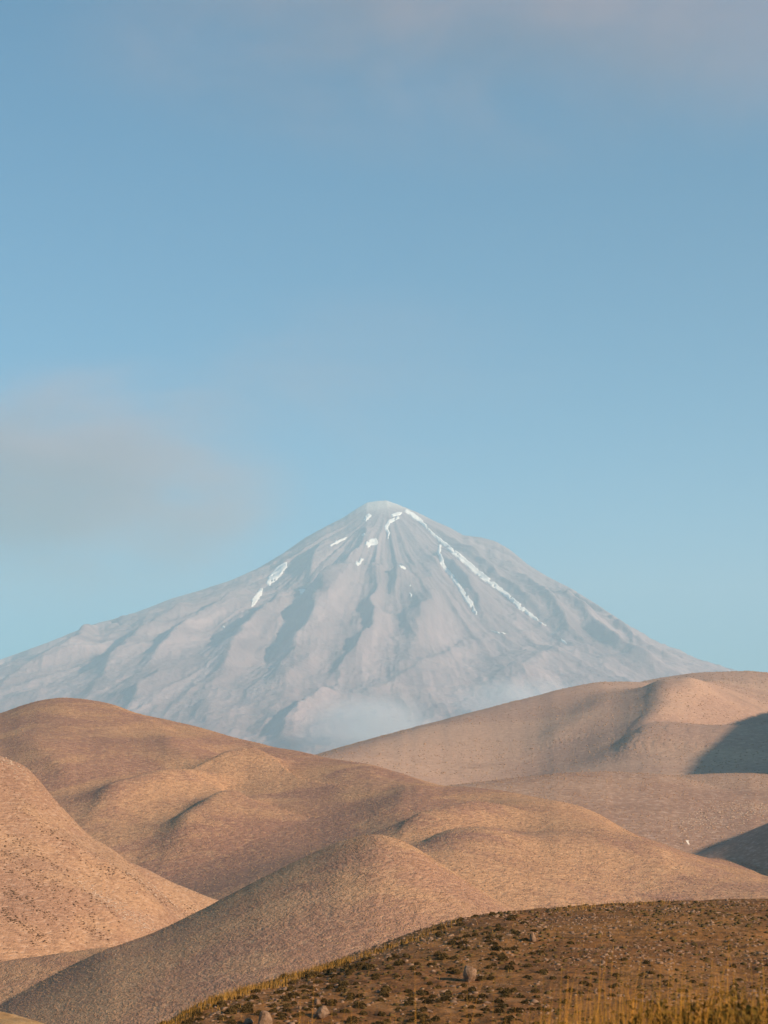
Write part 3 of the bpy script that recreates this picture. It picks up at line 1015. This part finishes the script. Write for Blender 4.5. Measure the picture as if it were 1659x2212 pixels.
for k, (p, w, h, d, lab) in enumerate(bpos):
    if p is None:
        continue
    s_ = p[1] / FPX
    o = bpy.data.objects.new("boulder" if w > 10 else "stone", rock_mesh("boulder" if w > 10 else "stone", w * s_ * 1.1, h * s_ * 1.1, w * s_ * 0.95, 40 + k))
    COL.objects.link(o)
    o.location = (p[0], p[1], p[2] - 0.03)
    o.rotation_euler = (0, 0, k * 0.7)
    tag(o, lab, "boulder" if w > 10 else "stone")
bx_, by_, bz_ = bpos[0][0]
o = bpy.data.objects.new("cushion_shrub", CUSH[1])
COL.objects.link(o)
ox_, oy_ = bx_ + 0.52, by_ + 0.12
o.location, o.scale = (ox_, oy_, float(near.at(ox_, oy_)) - 0.02), (0.27, 0.24, 0.30)
tag(o, "dark cushion shrub touching the right side of the large pale boulder", "shrub", grp)
ST = [rock_mesh("stone", 1.0, 0.7, 0.9, 70 + k, 2) for k in range(4)]
sp_ = spots(near, nowner, [1], 66, 116, -0.12, 0.225, 700, 6.0, 0.55, 251)[:90]
for k, (x, y, z) in enumerate(sp_):
    o = bpy.data.objects.new("stone", ST[k % 4])
    COL.objects.link(o)
    q_ = 0.07 + 0.16 * random.random() ** 2.5
    o.location, o.scale, o.rotation_euler = (x, y, z - 0.01), (q_ * 1.3, q_, q_), (0, 0, random.random() * 6)
    tag(o, "small pale stone lying loose on the brown foreground slope", "stone", "pale stones on the brown slope")
p = spots(near, nowner, [1], 64, 119, -0.2, 0.232, 5200, 8.0, 0.5, 261)
tag(scatter("gravel", LOW, p, 0.02 + 0.06 * rng.random(len(p)) ** 3, MAT["rock"], 0.7, 0.4), "fine pale gravel strewn over the brown slope", None, None, "stuff")
p = spots(near, nowner, [1], 64, 119, -0.2, 0.232, 9000, 5.0, 0.48, 271)
tag(scatter("scrub", LOW, p, 0.04 + 0.10 * rng.random(len(p)) ** 2, MAT["scrub_dark"], 0.55, 0.4), "low brown plant litter over the brown slope", None, None, "stuff")


def blades(name, pos, height, width, mat, lean=0.25, seg=3, wind=(0.15, 0.0)):
    """bent tapering grass blades, one strip each, turned every way"""
    n = len(pos)
    a = rng.random(n) * 2 * math.pi
    ln = lean * rng.random(n) ** 1.5 * height
    ba = rng.random(n) * 2 * math.pi
    V = np.empty((n, 2 * (seg + 1), 3))
    for k in range(seg + 1):
        t = k / seg
        w = width * (1 - 0.85 * t) * 0.5
        cx = pos[:, 0] + (np.cos(ba) * ln + wind[0] * height * 0.3) * t * t
        cy = pos[:, 1] + (np.sin(ba) * ln) * t * t
        cz = pos[:, 2] - 0.03 + height * t
        V[:, 2 * k] = np.stack([cx - np.cos(a) * w, cy - np.sin(a) * w, cz], 1)
        V[:, 2 * k + 1] = np.stack([cx + np.cos(a) * w, cy + np.sin(a) * w, cz], 1)
    f = np.array([(2 * k, 2 * k + 1, 2 * k + 3, 2 * k + 2) for k in range(seg)])
    F = f[None] + (np.arange(n) * 2 * (seg + 1))[:, None, None]
    return mesh_obj(name, V.reshape(-1, 3), F.reshape(-1, 4), mat, smooth=True)


# straw grass along the left rim of the brown slope
def rim_pts(n, x0, x1, back0, back1):
    px = x0 + (x1 - x0) * rng.random(n)
    ly = np.interp(px, [a for a, _ in LINE7], [b for _, b in LINE7])
    dd = np.interp(px, [a for a, _ in LINE7], d7) + back0 + (back1 - back0) * rng.random(n)
    u = np.array([ray(a, b)[0] for a, b in zip(px, ly)])
    x = u * dd
    return np.stack([x, dd, near.at(x, dd)], 1)


p = np.vstack([rim_pts(3600, 300, 760, -2.8, 0.8), rim_pts(500, 740, 1000, -2.4, 0.6), rim_pts(260, 1200, 1450, -2.4, 0.6)])
tag(blades("grass", p, 0.12 + 0.26 * rng.random(len(p)) ** 1.6, 0.03 * np.ones(len(p)), MAT["straw"], 0.5), "golden straw grass fringing the rim of the brown slope", None, None, "stuff")
p = spots(near, nowner, [1], 66, 116, -0.2, 0.23, 5200, 5.0, 0.56, 281)
tag(blades("grass", p, 0.08 + 0.16 * rng.random(len(p)), 0.03 * np.ones(len(p)), MAT["straw"], 0.6), "sparse straw tufts over the brown slope", None, None, "stuff")


# tall dry grass close to the viewer
def near_pts(px, d):
    u = np.array([ray(a, 2212)[0] for a in px])
    x = u * d
    return np.stack([x, d, near.at(x, d)], 1)


n = 4200
px = 1040 + 860 * rng.random(n) ** 0.6
d = 8.2 + 3.2 * rng.random(n)
tall = sstep(1000, 1600, px)
p = near_pts(px, d)
h = 0.22 + 0.12 * rng.random(n) + tall * (0.04 + 0.17 * rng.random(n) ** 2)
tag(blades("grass", p, h, 0.0045 * np.ones(n), MAT["near_straw"], 0.55, 4), "thick dry grass close by at the bottom right", None, None, "stuff")
n = 860
px = np.concatenate([560 + 1150 * rng.random(160), 1150 + 560 * rng.random(700)])
d = 8.0 + 3.2 * rng.random(n)
p = near_pts(px, d)
h = 0.27 + 0.40 * rng.random(n) ** 1.8 + 0.22 * sstep(1150, 1600, px) * rng.random(n)
st_ = blades("grass", p, h, 0.0052 * np.ones(n), MAT["near_straw"], 0.16, 4)
tag(st_, "tall thin straw stalks rising in front of the brown slope", None, None, "stuff")
lp = near_pts(np.array([38.0, 43.0, 30.0]), np.array([8.0, 8.1, 8.3]))
tag(blades("grass", lp, np.array([0.66, 0.55, 0.5]), 0.005 * np.ones(3), MAT["near_straw"], 0.05, 4), "lone straw stalks at the bottom left corner", None, None, "stuff")


def bush_mesh(seed, n=1100):
    r = np.random.default_rng(seed)
    V, F = [], []
    stems = [np.array([math.cos(a) * s, math.sin(a) * s, 1.0]) for a, s in zip(r.random(26) * 6.28, 0.25 + 0.9 * r.random(26))]
    for i in range(n):
        s = stems[i % 26]
        t = 0.25 + 0.75 * r.random() ** 0.7
        p = s * t * (0.75 + 0.25 * r.random()) + (r.random(3) - 0.5) * 0.16
        dv = r.normal(size=3) * 0.6 + s * 0.6
        dv /= np.linalg.norm(dv)
        tv = np.cross(dv, r.normal(size=3))
        tv /= np.linalg.norm(tv) + 1e-6
        l, w = 0.07 + 0.06 * r.random(), 0.018 + 0.014 * r.random()
        k = len(V)
        V += [tuple(p - tv * w * 0.3), tuple(p + dv * l * 0.5 - tv * w), tuple(p + dv * l), tuple(p + dv * l * 0.5 + tv * w)]
        F.append((k, k + 1, k + 2, k + 3))
    me = bpy.data.meshes.new("foliage")
    me.from_pydata(V, [], F)
    me.update()
    me.materials.append(MAT["bush"])
    sv, sf = [], []
    for s in stems:
        k = len(sv)
        e = s * 0.85
        for b, w in ((np.zeros(3), 0.016), (e, 0.006)):
            sv += [tuple(b + np.array((w, 0, 0))), tuple(b + np.array((-w * 0.5, w * 0.87, 0))), tuple(b + np.array((-w * 0.5, -w * 0.87, 0)))]
        sf += [(k, k + 1, k + 4, k + 3), (k + 1, k + 2, k + 5, k + 4), (k + 2, k, k + 3, k + 5)]
    ms = bpy.data.meshes.new("stem")
    ms.from_pydata(sv, [], sf)
    ms.update()
    ms.materials.append(MAT["twig"])
    return me, ms


BM = [bush_mesh(k) for k in range(3)]
for k, (px, d, sz, hh, lab) in enumerate((
        (1640, 10.0, 0.34, 0.46, "dense olive bush at the bottom right corner, rightmost of the near bushes"),
        (1560, 9.4, 0.27, 0.40, "olive bush among tall straw stalks just left of the corner bush"),
        (1480, 10.2, 0.25, 0.40, "small olive bush in dry grass, middle one of the near bushes"),
        (1340, 9.6, 0.22, 0.36, "low brownish bush at the bottom edge where the thick grass begins"),
        (1215, 9.8, 0.18, 0.33, "smallest and leftmost low bush at the bottom edge in thin grass"),
        (1720, 9.2, 0.30, 0.44, "olive bush cut off by the right edge behind straw stalks"))):
    q_ = near_pts(np.array([float(px)]), np.array([d]))[0]
    e = bpy.data.objects.new("bush", None)
    COL.objects.link(e)
    e.location, e.scale, e.rotation_euler = (q_[0], q_[1], q_[2] - 0.02), (sz * 1.3, sz * 1.3, hh * 1.0), (0, 0, k * 1.3)
    tag(e, lab, "bush")
    for nm, me in (("foliage", BM[k % 3][0]), ("stem", BM[k % 3][1])):
        o = bpy.data.objects.new(nm, me)
        COL.objects.link(o)
        o.parent = e

# ------------------------------------------------------------------ the white slab on the far slope and the bird
wp = mid.march(1484, 1824, 700, 1600, 4000)
k_ = 1.25 * wp[1] / FPX
out_ = [(-3.4, 6.6), (2.2, 7.0), (2.4, 4.0), (4.6, 0.6), (3.6, -0.6), (2.0, 0.2), (-0.6, 3.2)]
v = [(a * k_, -0.25, b * k_) for a, b in out_] + [(a * k_, 0.25, b * k_) for a, b in out_]
nn = len(out_)
fs = [tuple(range(nn - 1, -1, -1)), tuple(range(nn, 2 * nn))] + [(i, (i + 1) % nn, nn + (i + 1) % nn, nn + i) for i in range(nn)]
me = bpy.data.meshes.new("slab")
me.from_pydata(v, [], fs)
me.update()
wm = N("white_slab")
me.materials.append(wm.finish(wm.ramp(wm.noise(2.0, 3), [(0.3, (0.72, 0.68, 0.62)), (0.7, (0.85, 0.82, 0.77))])))
o = bpy.data.objects.new("slab", me)
COL.objects.link(o)
o.location = wp
o.rotation_euler = (0.15, 0, 0.35)
tag(o, "tiny bright white leaning slab standing alone on the bare slope at right", "slab")


# ------------------------------------------------------------------ thin clouds, mist at the mountain's foot, a bird
def cloud_field(scale, lo, hi, seed):
    def f(m, density):
        tc = m.n("TexCoord")
        ln = m.n("VectorMath", operation="LENGTH")
        m.l(tc.outputs["Object"], ln.inputs[0])
        fall = m.math("SUBTRACT", 1.0, m.mask(ln.outputs["Value"], 0.1, 0.98))
        mp = m.n("VectorMath", operation="MULTIPLY_ADD")
        m.l(tc.outputs["Object"], mp.inputs[0])
        mp.inputs[1].default_value = scale
        mp.inputs[2].default_value = (seed, seed * 1.7, -seed)
        nz = m.noise(0, 5, 0.6, 0.5, vec=mp.outputs[0])
        return m.math("MULTIPLY", m.math("MULTIPLY", fall, m.mask(nz, lo, hi)), density)
    return f


def puff(name, px, py, D, w, h, depth, density, color, scale, lo, hi, seed, label, aniso=0.0):
    import bmesh
    bm = bmesh.new()
    bmesh.ops.create_icosphere(bm, subdivisions=3, radius=1.0)
    me = bpy.data.meshes.new(name)
    bm.to_mesh(me)
    bm.free()
    me.materials.append(vol_mat(name + "_vapour", color, density, aniso, cloud_field(scale, lo, hi, seed)))
    o = bpy.data.objects.new(name, me)
    COL.objects.link(o)
    o.location = P(px, py, D)
    o.scale = (w / 2 * D / FPX, depth / 2, h / 2 * D / FPX)
    tag(o, label, None, None, "stuff")
    return o


MAUVE = (0.58, 0.45, 0.54)
puff("cloud", 190, 1050, 42000, 1120, 640, 7000, 1.9e-3, MAUVE, (1.3, 1.1, 2.0), 0.34, 0.74, 3.0, "soft mauve cloud left of the summit above the mountain shoulder")
puff("cloud", 780, 830, 42000, 1150, 520, 7000, 2.2e-4, MAUVE, (1.2, 1.0, 1.6), 0.3, 0.8, 7.0, "faint haze cloud high above the summit")
puff("cloud", 1050, 0, 30000, 2500, 950, 6000, 9e-4, MAUVE, (2.6, 1.0, 1.8), 0.34, 0.78, 11.0, "thin grey cloud veil along the top of the sky")
puff("mist", 800, 1585, 11900, 380, 220, 1000, 6e-3, (0.95, 0.97, 1.0), (1.4, 1.4, 1.4), 0.2, 0.75, 4.0, "white wisp of mist rising at the mountain foot")
puff("mist", 1140, 1520, 12100, 400, 140, 1000, 5e-3, (0.95, 0.97, 1.0), (1.6, 1.4, 1.4), 0.25, 0.75, 9.0, "pale mist drifting behind the hazy right hill")

bpx = P(1545, 211, 420)
bv = [(0, 0.16, 0), (0.035, 0.02, 0.02), (-0.035, 0.02, 0.02), (0, -0.17, 0), (0.0, 0.0, -0.035), (0.26, 0.06, 0.10), (0.30, -0.03, 0.09), (0.04, -0.08, 0.015), (-0.26, 0.06, 0.10), (-0.30, -0.03, 0.09), (-0.04, -0.08, 0.015),
      (0.05, -0.24, 0), (-0.05, -0.24, 0)]
bf = [(0, 1, 2), (1, 3, 2), (0, 4, 1), (0, 2, 4), (4, 3, 1), (4, 2, 3), (1, 7, 6, 5), (2, 8, 9, 10), (3, 12, 11)]
me = bpy.data.meshes.new("bird")
me.from_pydata(bv, [], bf)
me.update()
me.materials.append(plant_mat("dark_feathers", [(0.3, (0.03, 0.028, 0.026)), (0.7, (0.06, 0.055, 0.05))], 20.0))
o = bpy.data.objects.new("bird", me)
COL.objects.link(o)
o.location = bpx
o.rotation_euler = (0.5, 0.5, 0.7)
tag(o, "tiny dark bird far off in the upper right sky", "bird")
